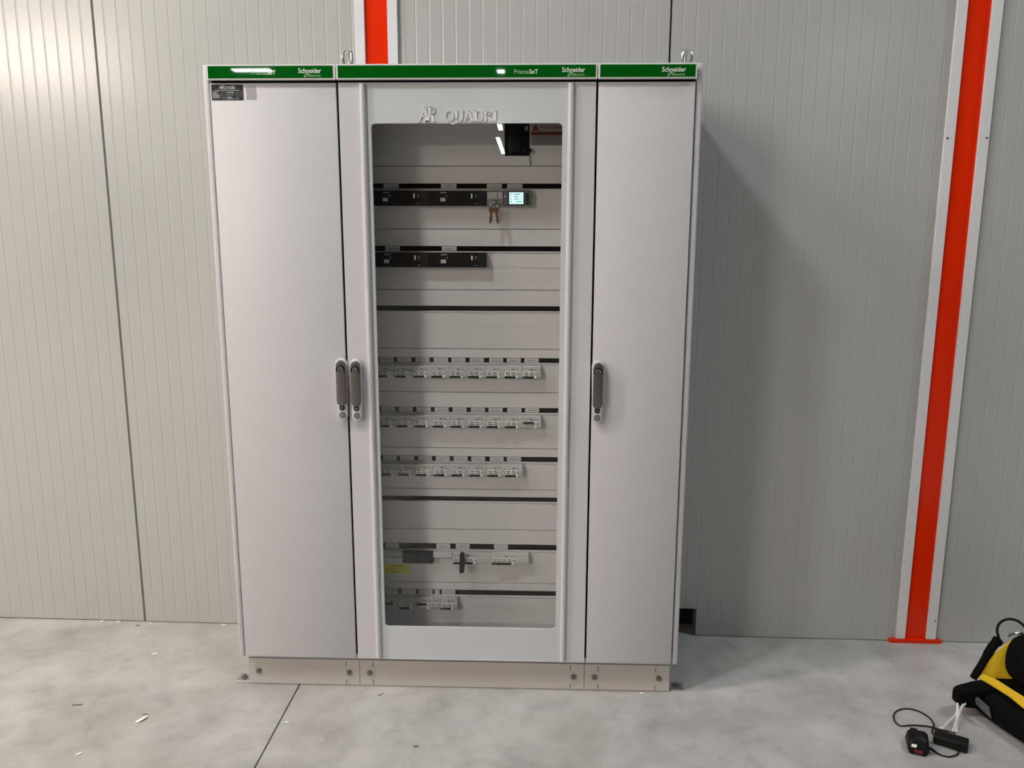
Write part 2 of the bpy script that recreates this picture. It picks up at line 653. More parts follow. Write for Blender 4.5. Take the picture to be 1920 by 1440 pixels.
for nm, args in (('wall_left', (HX0 - 0.1, HX0, HY0, 0.9, 0, HZ)), ('wall_right', (HX1, HX1 + 0.1, HY0, 0.2, 0, HZ)),
                 ('wall_rear', (HX0, HX1, HY0 - 0.1, HY0, 0, HZ))):
    w_ = struct(B().box(*args).build(nm, 'hall_wall'))
    w_['label'] = 'plain hall wall behind the photographer'
ce = struct(B().box(HX0, HX1, HY0, 0.9, HZ, HZ + 0.1).build('ceiling', 'hall_ceiling'))
ce['label'] = 'brownish hall ceiling'
dr = B()  # added brown panels, there to colour the reflection in the glass
for i in range(8):
    dr.box(-5.2, -0.2, HY0 + 0.002, HY0 + 0.05, 0.02 + i * 0.75, 0.74 + i * 0.75, bev=0.01)
dr = struct(dr.build('added_door_1', 'added_door_brown'))
dr['label'] = 'brown sectional door added in the rear wall to tint the glass reflection'

# ------------------------------------------------------------------ ceiling lamps
LW = 0.22
for i, (lx, ly, ln, ax, st, colr) in enumerate(LAMPS):
    hx, hy = (ln / 2, LW / 2) if ax == 'x' else (0.07, ln / 2)
    lt = thing('ceiling_lamp', '', 'lamp', (lx, ly, LAMP_Z), 'lamps hanging in the hall')
    lt['label'] = {7: 'hall lamp mirrored as a white streak on the left green header strip',
                   8: 'hall lamp mirrored as a small spark on the middle green header strip',
                   10: 'hall lamp mirrored at the upper edge of the glass window',
                   11: 'long hall lamp mirrored as the white bar beside the main switch'}.get(
        i, 'white hall lamp, some of these added as fill, hanging above and behind the photographer, outside the picture')
    B().box(lx - hx - 0.03, lx + hx + 0.03, ly - hy - 0.03, ly + hy + 0.03, LAMP_Z + 0.012, LAMP_Z + 0.10, bev=0.01).build('housing', 'lamp_housing', lt)
    mn = 'lamp_glow_%d' % i
    emitter(mn, colr, st)
    B().box(lx - hx, lx + hx, ly - hy, ly + hy, LAMP_Z, LAMP_Z + 0.012).build('diffuser', mn, lt)
    for sx in (-0.7, 0.7):
        px, py_ = (lx + hx * sx, ly) if ax == 'x' else (lx, ly + hy * sx)
        B().tube([(px, py_, LAMP_Z + 0.10), (px, py_, HZ)], 0.006, 6).build('hanger', 'lamp_housing', lt)

# ------------------------------------------------------------------ the three cabinet columns
Z0, ZD0, ZD1, ZB0, ZB1 = 0.0, 0.1252, 2.0460, 2.0528, 2.0975
YP, YB = 0.0316, 0.425
COLS = [(0.0, 0.4), (0.4, 1.2), (1.2, 1.5)]
labels = ['white metal cabinet with a plain door and black rating plate, left of the glass door',
          'wide white switchboard cabinet with a tall glass window in its door',
          'narrow white metal cabinet with a plain door, right of the glass door']
cabs = []
for (xa, xb), lab in zip(COLS, labels):
    cb = thing('electrical_cabinet', lab, 'cabinet', ((xa + xb) / 2, 0.23, 0.0), 'white switchboard columns')
    cabs.append(cb)
    # carcass: a box open at the front
    b_ = B()
    x0, x1 = xa + 0.0006, xb - 0.0006
    b_.box(x0, x0 + 0.002, 0.036, YB, 0.1005, 2.094)
    b_.box(x1 - 0.002, x1, 0.036, YB, 0.1005, 2.094)
    b_.box(x0 + 0.002, x1 - 0.002, YB - 0.002, YB, 0.1005, 2.094)
    b_.box(x0 + 0.002, x1 - 0.002, 0.036, YB - 0.002, 2.092, 2.094)
    b_.box(x0 + 0.002, x1 - 0.002, 0.036, YB - 0.002, 0.1005, 0.1205)
    b_.build('carcass', 'cabinet_paint', cb)
    # black strip added round the door opening, putting shade into the gaps
    s_ = B()
    s_.plate(x0, x1, 0.128, 2.0935, 0.024, 0.036, [(x0 + 0.016, x1 - 0.016, 0.145, 2.03)])
    s_.build('gap_shade_strip', 'gap_black', cb)
    # plinth with its slots and bolts
    p0, p1 = xa + 0.0008, xb - 0.0008
    holes = []
    for sx in ((p0, p1)):
        inn = 1 if sx == p0 else -1
        cxs = sx + inn * 0.048
        if (xa == 0.0 and inn == 1):
            continue
        holes += [(cxs - 0.0011, cxs + 0.0011, 0.073, 0.094), (cxs - 0.0011, cxs + 0.0011, 0.004, 0.024)]
    pl = B()
    pl.plate(p0, p1, 0.0025, 0.1, YP, YP + 0.003, holes)
    pl.box(p0, p0 + 0.002, YP + 0.003, YB - 0.01, 0.0, 0.1)
    pl.box(p1 - 0.002, p1, YP + 0.003, YB - 0.01, 0.0, 0.1)
    pl.box(p0 + 0.002, p1 - 0.002, YB - 0.012, YB - 0.01, 0.0, 0.1)
    pp = pl.build('plinth', 'plinth_paint', cb)
    B().box(p0 + 0.003, p1 - 0.003, YP + 0.004, YP + 0.008, 0.0, 0.1).build('plinth_shade_sheet', 'gap_black', pp)  # black sheet added to darken the slots and the gap at the floor
    for bx in (xa + 0.036, xb - 0.037):
        bb = B()
        bb.cyl((bx, 0.0505), 0.0112, YP - 0.0018, YP, 'y', 24)
        bb.cyl((bx, 0.0505), 0.0070, YP - 0.0065, YP - 0.0018, 'y', 6)
        bb.cyl((bx, 0.0505), 0.0024, YP - 0.0068, YP - 0.0065, 'y', 10, 1)
        bb.build('plinth_bolt', ['bolt_metal', 'black_plastic'], pp)
    # bottom edge of the frame between plinth and door
    B().box(p0, p1, 0.040, 0.060, 0.1005, 0.1275).build('bottom_rail', 'plinth_paint', cb)
    # header strip with a green face
    h0, h1 = xa + 0.0012, xb - 0.0012
    hs = B().box(h0, h1, -0.012, 0.003, ZB0, ZB1, bev=0.0012).build('header_strip', 'white_trim', cb)
    gx0, gx1 = h0 + 0.0055, h1 - 0.0055
    if xa == 0.0:
        gx0, gx1 = 0.005, 0.392
    B().box(gx0, gx1, -0.0126, -0.012, ZB0 + 0.0042, ZB1 - 0.0045).build('green_panel', 'green_paint', hs)
    # roof sheet with screw heads
    rf = B().box(x0, x1, 0.034, YB, 2.0945, 2.0965).build('roof_sheet', 'cabinet_paint', cb)

# lettering on the green faces
YT = -0.0127
for ci, px in ((0, (0.1405, 0.2155)), (1, (0.946, 1.019))):
    hs = [c_ for c_ in cabs[ci].children if c_.name.startswith('header_strip')][0]
    wd = px[1] - px[0]
    b_ = B().merge_mesh(text_mesh('Prisma', px[0], px[0] + wd * 0.60, 2.0672, 2.0802, YT, 0.0), 0)
    b_.merge_mesh(text_mesh('SeT', px[0] + wd * 0.625, px[1], 2.0672, 2.0802, YT, 0.018), 1)
    b_.build('product_lettering', ['pale_print', 'white_print'], hs)
for ci, px in ((0, (0.2855, 0.356)), (1, (1.0917, 1.1612)), (2, (1.3925, 1.4640))):
    hs = [c_ for c_ in cabs[ci].children if c_.name.startswith('header_strip')][0]
    wd = px[1] - px[0]
    b_ = B().merge_mesh(text_mesh('Schneider', px[0], px[1], 2.0715, 2.0860, YT, 0.012), 0)
    b_.merge_mesh(text_mesh('Electric', px[0] + wd * 0.43, px[0] + wd * 0.98, 2.0608, 2.0685, YT, 0.0), 1)
    cx, cz = px[0] + wd * 0.33, 2.0655
    loop = []
    for i in range(18):
        a = 2 * pi * i / 18
        u_, w_ = 0.0072 * cos(a), 0.0036 * sin(a)
        loop.append((cx + u_ * 0.75 - w_ * 0.6, YT - 0.0002, cz + u_ * 0.72 + w_ * 0.5))
    b_.tube(loop, 0.0008, 5, 0, closed=True)
    b_.build('maker_lettering', ['white_print', 'pale_print'], hs)

# screw heads on the roofs, seen just above the header strips
for ci, xs_ in ((0, (0.045, 0.352)), (1, (0.886, 1.155)), (2, (1.245,))):
    rf = [c_ for c_ in cabs[ci].children if c_.name.startswith('roof_sheet')][0]
    for x in xs_:
        B().cyl((x, 0.060), 0.008, 2.0965, 2.1005, 'z', 14, r2=0.008).cyl((x, 0.060), 0.006, 2.1005, 2.109, 'z', 14, r2=0.003).build('roof_screw', 'galvanized', rf)

# side panels
for ci, (xa, xb) in ((0, (-0.0205, -0.0016)), (2, (1.5016, 1.5215))):
    b_ = B()
    b_.box(xa, xb, 0.008, YB, 0.117, 2.1025, bev=0.006, seg=3)
    b_.build('side_panel', 'cabinet_paint', cabs[ci])

# lifting eyes on the roof
for ci, ex in ((1, 0.4255), (2, 1.4765)):
    rf = [c_ for c_ in cabs[ci].children if c_.name.startswith('roof_sheet')][0]
    yb = 0.062
    e = B()
    e.cyl((ex, yb), 0.014, 2.0965, 2.102, 'z', 20)
    for off, turn in ((-0.007, 68), (0.006, 112)):
        ring = []
        for i in range(24):
            a = 2 * pi * i / 24
            u_ = 0.0185 * cos(a)
            ring.append((ex + off + u_ * cos(radians(turn)), yb + u_ * sin(radians(turn)), 2.126 + 0.023 * sin(a)))
        e.tube(ring, 0.0050, 8, closed=True)
    e.build('lifting_eye', 'galvanized', rf)

# ------------------------------------------------------------------ doors
def door_handle(door, hx, ztop):
    """Swing handle: escutcheon, lever, thumb notch, key lock, round button."""
    zb = ztop - 0.207
    w = 0.0195
    pts = []
    for i in range(13):
        a = pi * i / 12
        pts.append((hx + w * cos(a), ztop - w + w * sin(a)))
    w2 = 0.0165
    for i in range(13):
        a = pi + pi * i / 12
        pts.append((hx + w2 * cos(a), zb + w2 + w2 * sin(a)))
    b_ = B()
    b_.prism(pts, -0.016, -0.0002, 'y')
    bmesh.ops.bevel(b_.bm, geom=[e for e in b_.bm.edges if all(abs(v.co.y + 0.016) < 1e-6 for v in e.verts)],
                    offset=0.005, segments=3, profile=0.6, affect='EDGES')
    b_.build('handle_plate', 'cabinet_paint', door, smooth=50)
    wl = 0.0152
    lt_, lb = ztop - 0.0055, ztop - 0.156
    pts = [(hx + wl * cos(pi * i / 12), lt_ - wl + wl * sin(pi * i / 12)) for i in range(13)]
    pts += [(hx + wl * cos(pi + pi * i / 12), lb + wl * 0.95 + wl * 0.95 * sin(pi + pi * i / 12)) for i in range(13)]
    b_ = B()
    b_.prism(pts, -0.025, -0.016, 'y')
    bmesh.ops.bevel(b_.bm, geom=[e for e in b_.bm.edges if all(abs(v.co.y + 0.025) < 1e-6 for v in e.verts)],
                    offset=0.004, segments=3, profile=0.6, affect='EDGES')
    b_.build('handle_lever', 'handle_metal', door, smooth=50)
    # dark notch arc with a bright rim below it
    arc = [(hx + 0.0118 * cos(a), -0.0252, lt_ - 0.030 + 0.0135 * sin(a)) for a in [radians(-20 + 220 * i / 14) for i in range(15)]]
    B().tube(arc, 0.0026, 6).build('thumb_notch', 'black_plastic', door)
    arc = [(hx + 0.0092 * cos(a), -0.0254, lt_ - 0.0315 + 0.0105 * sin(a)) for a in [radians(0 + 180 * i / 12) for i in range(13)]]
    B().tube(arc, 0.0012, 6).build('notch_rim', 'chrome', door)
    zk = zb + 0.044
    k = B()
    k.cyl((hx, zk), 0.0088, -0.0185, -0.016, 'y', 22)
    k.cyl((hx, zk), 0.0036, -0.0190, -0.0185, 'y', 18, 1)
    k.box(hx - 0.0010, hx + 0.0010, -0.0193, -0.0190, zk - 0.004, zk + 0.004, 0)
    k.build('key_lock', ['black_plastic', 'chrome'], door)
    zk = zb + 0.0195
    k = B()
    k.cyl((hx, zk), 0.0105, -0.0175, -0.016, 'y', 24)
    k.cyl((hx, zk), 0.0085, -0.0200, -0.0175, 'y', 24, r2=0.0095)
    k.build('round_button', 'bolt_metal', door)


G = 0.0035
# left door with rating plate
door = B().box(0.0 + G, 0.4 - G, 0.0, 0.012, ZD0, ZD1, bev=0.0022, seg=2).build('door', 'cabinet_paint', cabs[0])
door_handle(door, 0.384, 1.1905)
rp = B()
rp.box(0.008, 0.1065, -0.0012, -0.0001, 1.996, 2.0415)
yt = -0.00125
stroke_text(rp, 'AR', 0.031, 2.0285, 0.0105, 1.0, yt - 0.0002, yt, 0.25, 1, 1.2, 0.12)
stroke_text(rp, 'QUADRI', 0.0485, 2.0285, 0.0085, 0.82, yt - 0.0002, yt, 0.0, 1, 1.3)
rp.box(0.020, 0.096, yt - 0.0002, yt, 2.0240, 2.0250, 1)
rnd = random.Random(3)
for r_ in range(8):
    z = 2.0205 - r_ * 0.0030
    for xa, xb in ((0.0115, 0.038), (0.058, 0.083)):
        if rnd.random() < 0.86:
            rp.box(xa, xa + (xb - xa) * rnd.uniform(0.5, 1.0), yt - 0.0002, yt, z - 0.0013, z, 2)
for xa, xb in ((0.039, 0.0555), (0.0865, 0.1035)):
    for zz in (2.0212, 2.0158, 2.0104, 2.0050):
        rp.box(xa, xb, yt - 0.0002, yt, zz - 0.0004, zz, 2)
    for xx in (xa, xb):
        rp.box(xx - 0.0002, xx + 0.0002, yt - 0.0002, yt, 2.0050, 2.0212, 2)
rp.box(0.039, 0.080, yt - 0.0002, yt, 1.9985, 1.9989, 2)
rp.box(0.039, 0.080, yt - 0.0002, yt, 2.0025, 2.0029, 2)
for cx in (0.0865, 0.0915):
    arc = [(cx + 0.0021 * cos(a), yt - 0.0001, 2.0006 + 0.0021 * sin(a)) for a in [radians(60 + 240 * i / 8) for i in range(9)]]
    rp.tube(arc, 0.0003, 4, 1)
rp.box(0.0895, 0.0918, yt - 0.0002, yt, 2.0003, 2.0009, 1)
rp.build('rating_plate', ['plate_blue_black', 'white_print', 'tag_white'], door)
B().box(0.117, 0.147, -0.0008, -0.0001, 1.9975, 2.0375).build('square_sticker', 'sticker_white', door)

# right door
door = B().box(1.2 + G, 1.5 - G * 0.7, 0.0, 0.012, ZD0, ZD1, bev=0.0022, seg=2).build('door', 'cabinet_paint', cabs[2])
door_handle(door, 1.2205, 1.1885)

# middle door: frame, ribs, glass
WX0, WX1, WZ0, WZ1 = 0.502, 1.095, 0.246, 1.926
fx0, fx1 = 0.4 + G, 1.2 - G
b_ = B()
b_.plate(fx0, fx1, ZD0, ZD1, 0.0, 0.012, [(0.487, 1.112, 0.1275, 2.0437)])
door = b_.build('door', 'cabinet_paint', cabs[1])
door_handle(door, 0.4315, 1.1885)
for xa, xb in ((0.4695, 0.487), (1.112, 1.1295)):
    b_ = B()
    w = xb - xa
    prof = [(xa + w * (0.5 - 0.5 * cos(pi * i / 10)), -0.0002 - 0.010 * sin(pi * i / 10) ** 0.7) for i in range(11)]
    b_.prism(prof, 0.1305, 2.0415, 'z')
    b_.build('edge_rib', 'cabinet_paint', door, smooth=60)


def ring_plate(b_, ox0, ox1, oz0, oz1, inner, y0, y1, mi=0):
    bm = b_.bm
    k = len(inner) // 4
    corners = [(ox1, oz1), (ox0, oz1), (ox0, oz0), (ox1, oz0)]
    n = len(inner)
    lay = []
    for y in (y0, y1):
        lay.append(([bm.verts.new((p[0], y, p[1])) for p in inner], [bm.verts.new((p[0], y, p[1])) for p in corners]))
    for vi, vc in lay:
        for i in range(n):
            j = (i + 1) % n
            qa, qb = i // k, j // k
            if qa == qb:
                bm.faces.new((vi[i], vi[j], vc[qa])).material_index = mi
            else:
                bm.faces.new((vi[i], vi[j], vc[qb], vc[qa])).material_index = mi
    for i in range(n):
        j = (i + 1) % n
        bm.faces.new((lay[0][0][i], lay[1][0][i], lay[1][0][j], lay[0][0][j])).material_index = mi
    for i in range(4):
        j = (i + 1) % 4
        bm.faces.new((lay[0][1][i], lay[0][1][j], lay[1][1][j], lay[1][1][i])).material_index = mi


b_ = B()
inner = rounded_rect(WX0, WX1, WZ0, WZ1, 0.013)
ring_plate(b_, 0.4872, 1.1118, 0.1277, 2.0435, inner, 0.002, 0.010)
b_.build('glass_border', 'glass_border_paint', door)
b_ = B().prism([(x, z) for x, z in rounded_rect(WX0 - 0.004, WX1 + 0.004, WZ0 - 0.004, WZ1 + 0.004, 0.015)], 0.0101, 0.0102, 'y')
b_.build('window_pane', 'window_glass', door)
# raised maker's mark over the window
for word, x, hh, ws, sh, tg in (('AR', 0.650, 0.044, 0.72, 0.28, 0.16), ('QUADRI', 0.731, 0.032, 1.03, 0.0, 0.0)):
    for ch in word:
        b_ = B()
        x = stroke_text(b_, ch, x, 1.931, hh, ws, -0.0010, 0.0022, sh, 0, 1.25, tg)
        b_.build('raised_letter', 'emboss_paint', door)

# ------------------------------------------------------------------ inside the glass door: face plates, rails, tags
mc = cabs[1]
YF = 0.165
SEAMS = [2.045, 1.8143, 1.6087, 1.4050, 1.2019, 1.0489, 0.8473, 0.6957, 0.5441, 0.3397, 0.160]
SLOTS = [None, (1.7416, 1.7582), (1.5349, 1.5524), (1.3330, 1.3504), (1.1537, 1.1711), (0.9770, 0.9948),
         (0.7984, 0.8171), (0.6508, 0.6678), (0.4676, 0.4891), (0.2907, 0.3105)]
STEP = [None, 1.6845, 1.4800, 1.2779, 1.0976, 0.9200, 0.7420, 0.5956, 0.4110, 0.2320]
p9 = 0.0636
TAGS = {1: [(0.5044, 0.555), (0.6976, 0.7498), (0.8509, 0.9014), (0.9189, 0.970)],
        2: [(0.5046, 0.5547), (0.6975, 0.7481)],
        4: [(0.4745, 0.5246), (0.5371, 0.5857), (0.6005, 0.6498), (0.6646, 0.7142), (0.7259, 0.775), (0.7897, 0.8396),
            (0.8574, 0.9065), (0.9184, 0.967), (0.9797, 1.0298)],
        5: [(0.476, 0.5257), (0.5386, 0.5882), (0.601, 0.651), (0.665, 0.7148), (0.7283, 0.7778), (0.7925, 0.842), (0.855, 0.905), (0.921, 0.971), (0.983, 1.033)],
        6: [(0.477, 0.5265), (0.5390, 0.5890), (0.6035, 0.6525), (0.6665, 0.7160), (0.7305, 0.7800), (0.7930, 0.8425), (0.8590, 0.9085), (0.9200, 0.9700)],
        8: [(0.4768, 0.5268), (0.6637, 0.7139), (0.7346, 0.7848), (0.8736, 0.924)],
        9: [(0.469, 0.519), (0.5338, 0.5848), (0.5971, 0.6476), (0.6558, 0.673), (0.6812, 0.7316)]}
PX0, PX1 = 0.425, 1.175
BREAKER_HOLE = (0.910, 0.9935, 1.847, 2.012)
for k in range(len(SEAMS) - 1):
    zt, zb = SEAMS[k] - 0.0011, SEAMS[k + 1] + 0.0011
    b_ = B()
    holes = []
    if SLOTS[k]:
        holes.append((PX0 + 0.012, PX1 - 0.012, SLOTS[k][0], SLOTS[k][1]))
    if k == 0:
        holes.append(BREAKER_HOLE)
    b_.plate(PX0, PX1, zb, zt, YF, YF + 0.010, holes)
    if SLOTS[k]:
        s0 = SLOTS[k][0]
        # rounded lip under the slot and the slightly proud band below it
        b_.box(PX0 + 0.006, PX1 - 0.006, YF - 0.0035, YF - 0.0001, s0 - 0.0042, s0 - 0.0012, bev=0.0008)
        b_.box(PX0 + 0.001, PX1 - 0.001, YF - 0.0008, YF - 0.0001, STEP[k], s0 - 0.005)
    fp = b_.build('face_plate', 'faceplate_paint', mc)
    if SLOTS[k]:
        s0, s1 = SLOTS[k]
        B().box(PX0 + 0.013, PX1 - 0.013, YF + 0.002, YF + 0.0095, s0 + 0.0002, s1 - 0.0002).build('tag_rail', 'gap_black', fp)
        for xa, xb in TAGS.get(k, ()):
            t_ = B()
            t_.box(xa, xb, YF - 0.001, YF + 0.0019, s0 + 0.0014, s1 - 0.0014, bev=0.0006)
            w = xb - xa
            if w > 0.03:
                zc = (s0 + s1) / 2
                x = xa + w * 0.22
                while x < xb - w * 0.25:
                    l_ = rnd.uniform(0.002, 0.007)
                    t_.box(x, min(x + l_, xb - w * 0.2), YF - 0.0012, YF - 0.001, zc - 0.0011, zc + 0.0011, 1)
                    x += l_ + 0.0015
            t_.build('name_tag', ['tag_white', 'dark_print'], fp)
# blanking sheets above and below
B().box(PX0, PX1, YF, YF + 0.01, 0.1255, 0.1585).build('face_plate', 'faceplate_paint', mc)

top_plate = [c_ for c_ in mc.children if c_.name.startswith('face_plate')][0]
# warning notice on the top face plate
xa, xb, za, zb = 0.9965, 1.108, 1.8805, 1.972
n_ = B()
n_.box(xa, xb, YF - 0.0010, YF - 0.0001, za, zb)
yy = YF - 0.00105
n_.prism([(1.000, 1.9275), (1.0235, 1.9275), (1.0118, 1.9475)], yy - 0.0002, yy, 'y', 1)
n_.merge_mesh(text_mesh('ATTENZIONE', 1.0265, 1.0985, 1.9330, 1.9415, yy - 0.0002, 0.02), 1)
n_.box(xa + 0.001, xb - 0.001, yy - 0.0002, yy, 1.9125, 1.9235, 2)
for r_, z in enumerate((1.9080, 1.9030, 1.8980, 1.8930)):
    x = xa + 0.022
    n_.box(xa + 0.006 + 0.014 * (r_ % 2), xb - 0.02 - 0.02 * (r_ == 3), yy - 0.0002, yy, z - 0.0012, z, 3)
for x in (1.012, 1.066):
    n_.cyl((x, 1.8850), 0.0014, yy - 0.0002, yy, 'y', 8, 1)
n_.build('warning_notice', ['label_paper', 'red_print', 'red_print', 'dark_print'], top_plate)

# yellow notice
n_ = B()
n_.box(0.470, 0.565, YF - 0.0018, YF - 0.0009, 0.371, 0.407)
yy = YF - 0.00185
n_.prism([(0.4755, 0.3845), (0.4835, 0.3845), (0.4795, 0.3925)], yy - 0.0002, yy, 'y', 1)
n_.box(0.497, 0.540, yy - 0.0002, yy, 0.3985, 0.4015, 1)
for z in (0.3925, 0.3885):
    n_.box(0.492, 0.556, yy - 0.0002, yy, z - 0.0008, z, 1)
for x in (0.499, 0.510, 0.518):
    n_.box(x, x + 0.006, yy - 0.0002, yy, 0.3765, 0.3790, 1)
row8 = [c_ for c_ in mc.children if c_.name.startswith('face_plate')][8]
n_.build('yellow_notice', ['yellow_label', 'dark_print'], row8)

# ------------------------------------------------------------------ switchgear things
ORD = ['first', 'second', 'third', 'fourth', 'fifth', 'sixth', 'seventh', 'eighth', 'ninth']


def toggle(b_, x0, x1, z0, z1, y, lit=True):
    """White rocker frame with a dark slit across its middle."""
    zc = (z0 + z1) / 2
    b_.box(x0, x1, y - 0.0035, y, z0, z1, 0, bev=0.0009)
    b_.box(x0 + (x1 - x0) * 0.20, x1 - (x1 - x0) * 0.12, y - 0.0040, y - 0.0035, zc + 0.0022, zc + 0.0055, 1)
    b_.box(x0 + (x1 - x0) * 0.20, x1 - (x1 - x0) * 0.12, y - 0.0040, y - 0.0035, zc - 0.0042, zc - 0.0014, 1)


def breaker(label, group, w, h, poles, up=False, tail=0.0, loc=(0, 0, 0)):
    """Modular breaker; local frame: x from its left edge, y=0 at the face plate, z from its lower edge."""
    t = thing('circuit_breaker', label, 'circuit breaker', (0, 0, 0), group)
    D = -0.0225
    g = 0.0004
    prof = [(0.0, 0.0), (D + 0.006, 0.0), (D + 0.001, h * 0.10), (D, h * 0.52), (D + 0.0035, h * 0.56), (D + 0.0035, h * 0.93), (D + 0.006, h), (0.0, h)]
    B().prism(prof, g, w - g, 'x').build('body', 'grey_plastic', t, smooth=20)
    pw = 0.018 if poles < 4 else 0.0175
    zt0, zt1 = h * 0.18, h * 0.56
    yf = D + 0.0006
    if not up:
        for p in range(poles):
            b_ = B()
            toggle(b_, 0.0035 + p * pw, 0.0175 + p * pw, zt0, zt1, yf)
            b_.build('toggle', ['white_plastic', 'black_plastic'], t)
        B().box(0.0025, 0.003 + poles * pw, yf - 0.007, yf, h * 0.01, h * 0.17, bev=0.001).build('toggle_bar', 'black_plastic', t)
    else:
        for p in range(poles):
            B().box(0.0040 + p * pw, 0.0160 + p * pw, yf - 0.0030, yf, h * 0.14, h * 0.36, bev=0.001).build('toggle', 'tag_white', t)
        B().box(0.0025, 0.003 + poles * pw, yf - 0.007, yf, h * 0.40, h * 0.54, bev=0.001).build('toggle_bar', 'black_plastic', t)
    tx = 0.0045 + poles * pw
    b_ = B()
    b_.box(tx, tx + 0.0028, yf - 0.003, yf, zt0, zt1, bev=0.0006)
    b_.box(tx + 0.0028, tx + 0.0095, yf - 0.003, yf, zt1 - 0.0035, zt1, bev=0.0006)
    b_.box(tx + 0.0008, tx + 0.0085, yf - 0.0055, yf, h * 0.04, h * 0.22, bev=0.0012)
    b_.build('test_lever', 'white_plastic', t)
    mk = B()
    ym = D + 0.0035
    xm = 0.014 + (poles - 1) * pw * 0.7
    mk.box(xm, xm + 0.0085, ym - 0.0002, ym, h * 0.66, h * 0.76, 0)
    mk.box(tx + 0.001, tx + 0.009, ym - 0.0002, ym, h * 0.74, h * 0.77, 0)
    mk.box(tx + 0.004, tx + 0.009, ym - 0.0002, ym, h * 0.60, h * 0.66, 0)
    mk.box(poles * pw + 0.0028, poles * pw + 0.0034, ym - 0.0002, ym, h * 0.57, h * 0.95, 0)
    mk.build('marking', 'dark_print', t)
    if tail > 0:
        pass
    t.location = loc
    return t


BW = 0.0633
proto = breaker('p', 'two-pole breakers in the three long rows', BW, 0.0425, 2)
first = True
ROWN = {4: ('the uppermost long breaker row', 'below the empty black slot'), 5: ('the middle long breaker row', ''), 6: ('the lowest long breaker row', '')}
for row, x0, zb, n in ((4, 0.4669, 1.1030, 9), (5, 0.4686, 0.9266, 8), (6, 0.4697, 0.7498, 8)):
    for i in range(n):
        lab = 'grey two-pole circuit breaker, %s from the left in %s' % (ORD[i], ROWN[row][0])
        loc = (x0 + i * BW, YF - 0.0008, zb)
        if first:
            proto.location = loc
            proto['label'] = lab
            first = False
        else:
            copy_tree(proto, loc, lab)
breaker('grey residual breaker with a raised black bar, rightmost in the middle long breaker row', 'raised-bar breakers', 0.0645, 0.0425, 2, True,
        loc=(0.9752, YF - 0.0008, 0.9266))

# lowest short row
z9 = 0.2437
breaker('grey breaker with a raised black bar, leftmost in the short bottom row', 'raised-bar breakers', 0.0585, 0.0425, 2, True, loc=(0.4665, YF - 0.0008, z9))
breaker('two-pole circuit breaker between the two raised-bar breakers in the bottom row', 'breakers of the bottom row', 0.0633, 0.0425, 2, loc=(0.5257, YF - 0.0008, z9))
breaker('grey breaker with a raised black bar, third from the left in the bottom row', 'raised-bar breakers', 0.0635, 0.0425, 2, True, loc=(0.5893, YF - 0.0008, z9))
nm_ = thing('control_module', 'narrow grey one-pole module between two breakers in the bottom row', 'module', (0.6530, YF - 0.0008, z9))
nm_['_o'] = (0, 0, 0)
h = 0.0425
B().prism([(0.0, 0.0), (-0.0165, 0.0), (-0.0215, h * 0.1), (-0.0225, h * 0.52), (-0.019, h * 0.56), (-0.019, h * 0.95), (0.0, h)], 0.0004, 0.0240, 'x').build('body', 'grey_plastic', nm_, smooth=20)
B().box(0.006, 0.018, -0.0245, -0.0219, h * 0.2, h * 0.4, bev=0.001).build('push_button', 'tag_white', nm_)
B().box(0.005, 0.019, -0.0193, -0.0191, h * 0.68, h * 0.74).build('marking', 'dark_print', nm_)
breaker('two-pole circuit breaker, rightmost in the short bottom row', 'breakers of the bottom row', 0.0633, 0.0425, 2, loc=(0.6777, YF - 0.0008, z9))

# row with the black meter
z8 = 0.4213
h8 = 0.0418


def cover(x0, x1, lab):
    t = thing('blank_cover', lab, 'cover', (x0, YF - 0.0008, z8), 'blank covers beside the black module')
    t['_o'] = (0, 0, 0)
    w = x1 - x0
    B().prism([(0.0, h8 * 0.48), (-0.020, h8 * 0.48), (-0.0225, h8 * 0.55), (-0.0205, h8 * 0.95), (-0.018, h8), (0.0, h8)], 0.0004, w - 0.0004, 'x').build('cover_face', 'grey_plastic', t, smooth=20)
    B().box(0.0004, w - 0.0004, -0.012, -0.0001, h8 * 0.36, h8 * 0.48).build('recess_line', 'black_plastic', t)  # black strip drawn for the dark line of the recess under the cover
    return t


cover(0.4700, 0.5428, 'blank grey cover strip left of the black module, above the yellow notice')
cover(0.6545, 0.7250, 'blank grey cover strip right of the black module, before the black lever')
bm_ = thing('timer_module', 'black modular device with two dark windows in the row above the yellow notice', 'module', (0.543, YF - 0.0008, z8))
bm_['_o'] = (0, 0, 0)
B().box(0.0003, 0.1112, -0.026, -0.0001, 0.0, h8, bev=0.0025, seg=2).build('housing', 'black_plastic', bm_)
B().box(0.018, 0.050, -0.0268, -0.026, 0.009, 0.031, bev=0.0004).build('window', 'dark_plastic', bm_)
B().box(0.064, 0.096, -0.0268, -0.026, 0.012, 0.028, bev=0.0004).build('window', 'dark_plastic', bm_)
b4 = breaker('four-pole circuit breaker with a black lever hanging across its toggles', 'four-pole breakers', 0.1385, h8, 4, loc=(0.7254, YF - 0.0008, z8))
lv = B()
lv.prism([(0.028, h8 + 0.002), (0.031, h8 + 0.008), (0.040, h8 + 0.008), (0.044, h8 + 0.001), (0.0455, h8 * 0.2), (0.043, -0.020), (0.038, -0.026), (0.0265, -0.026), (0.0262, 0.0)], -0.046, -0.031, 'y')
lv.build('black_lever', 'black_plastic', b4)
breaker('four-pole circuit breaker, rightmost in the row above the yellow notice', 'four-pole breakers', 0.1360, h8, 4, loc=(0.8642, YF - 0.0008, z8))

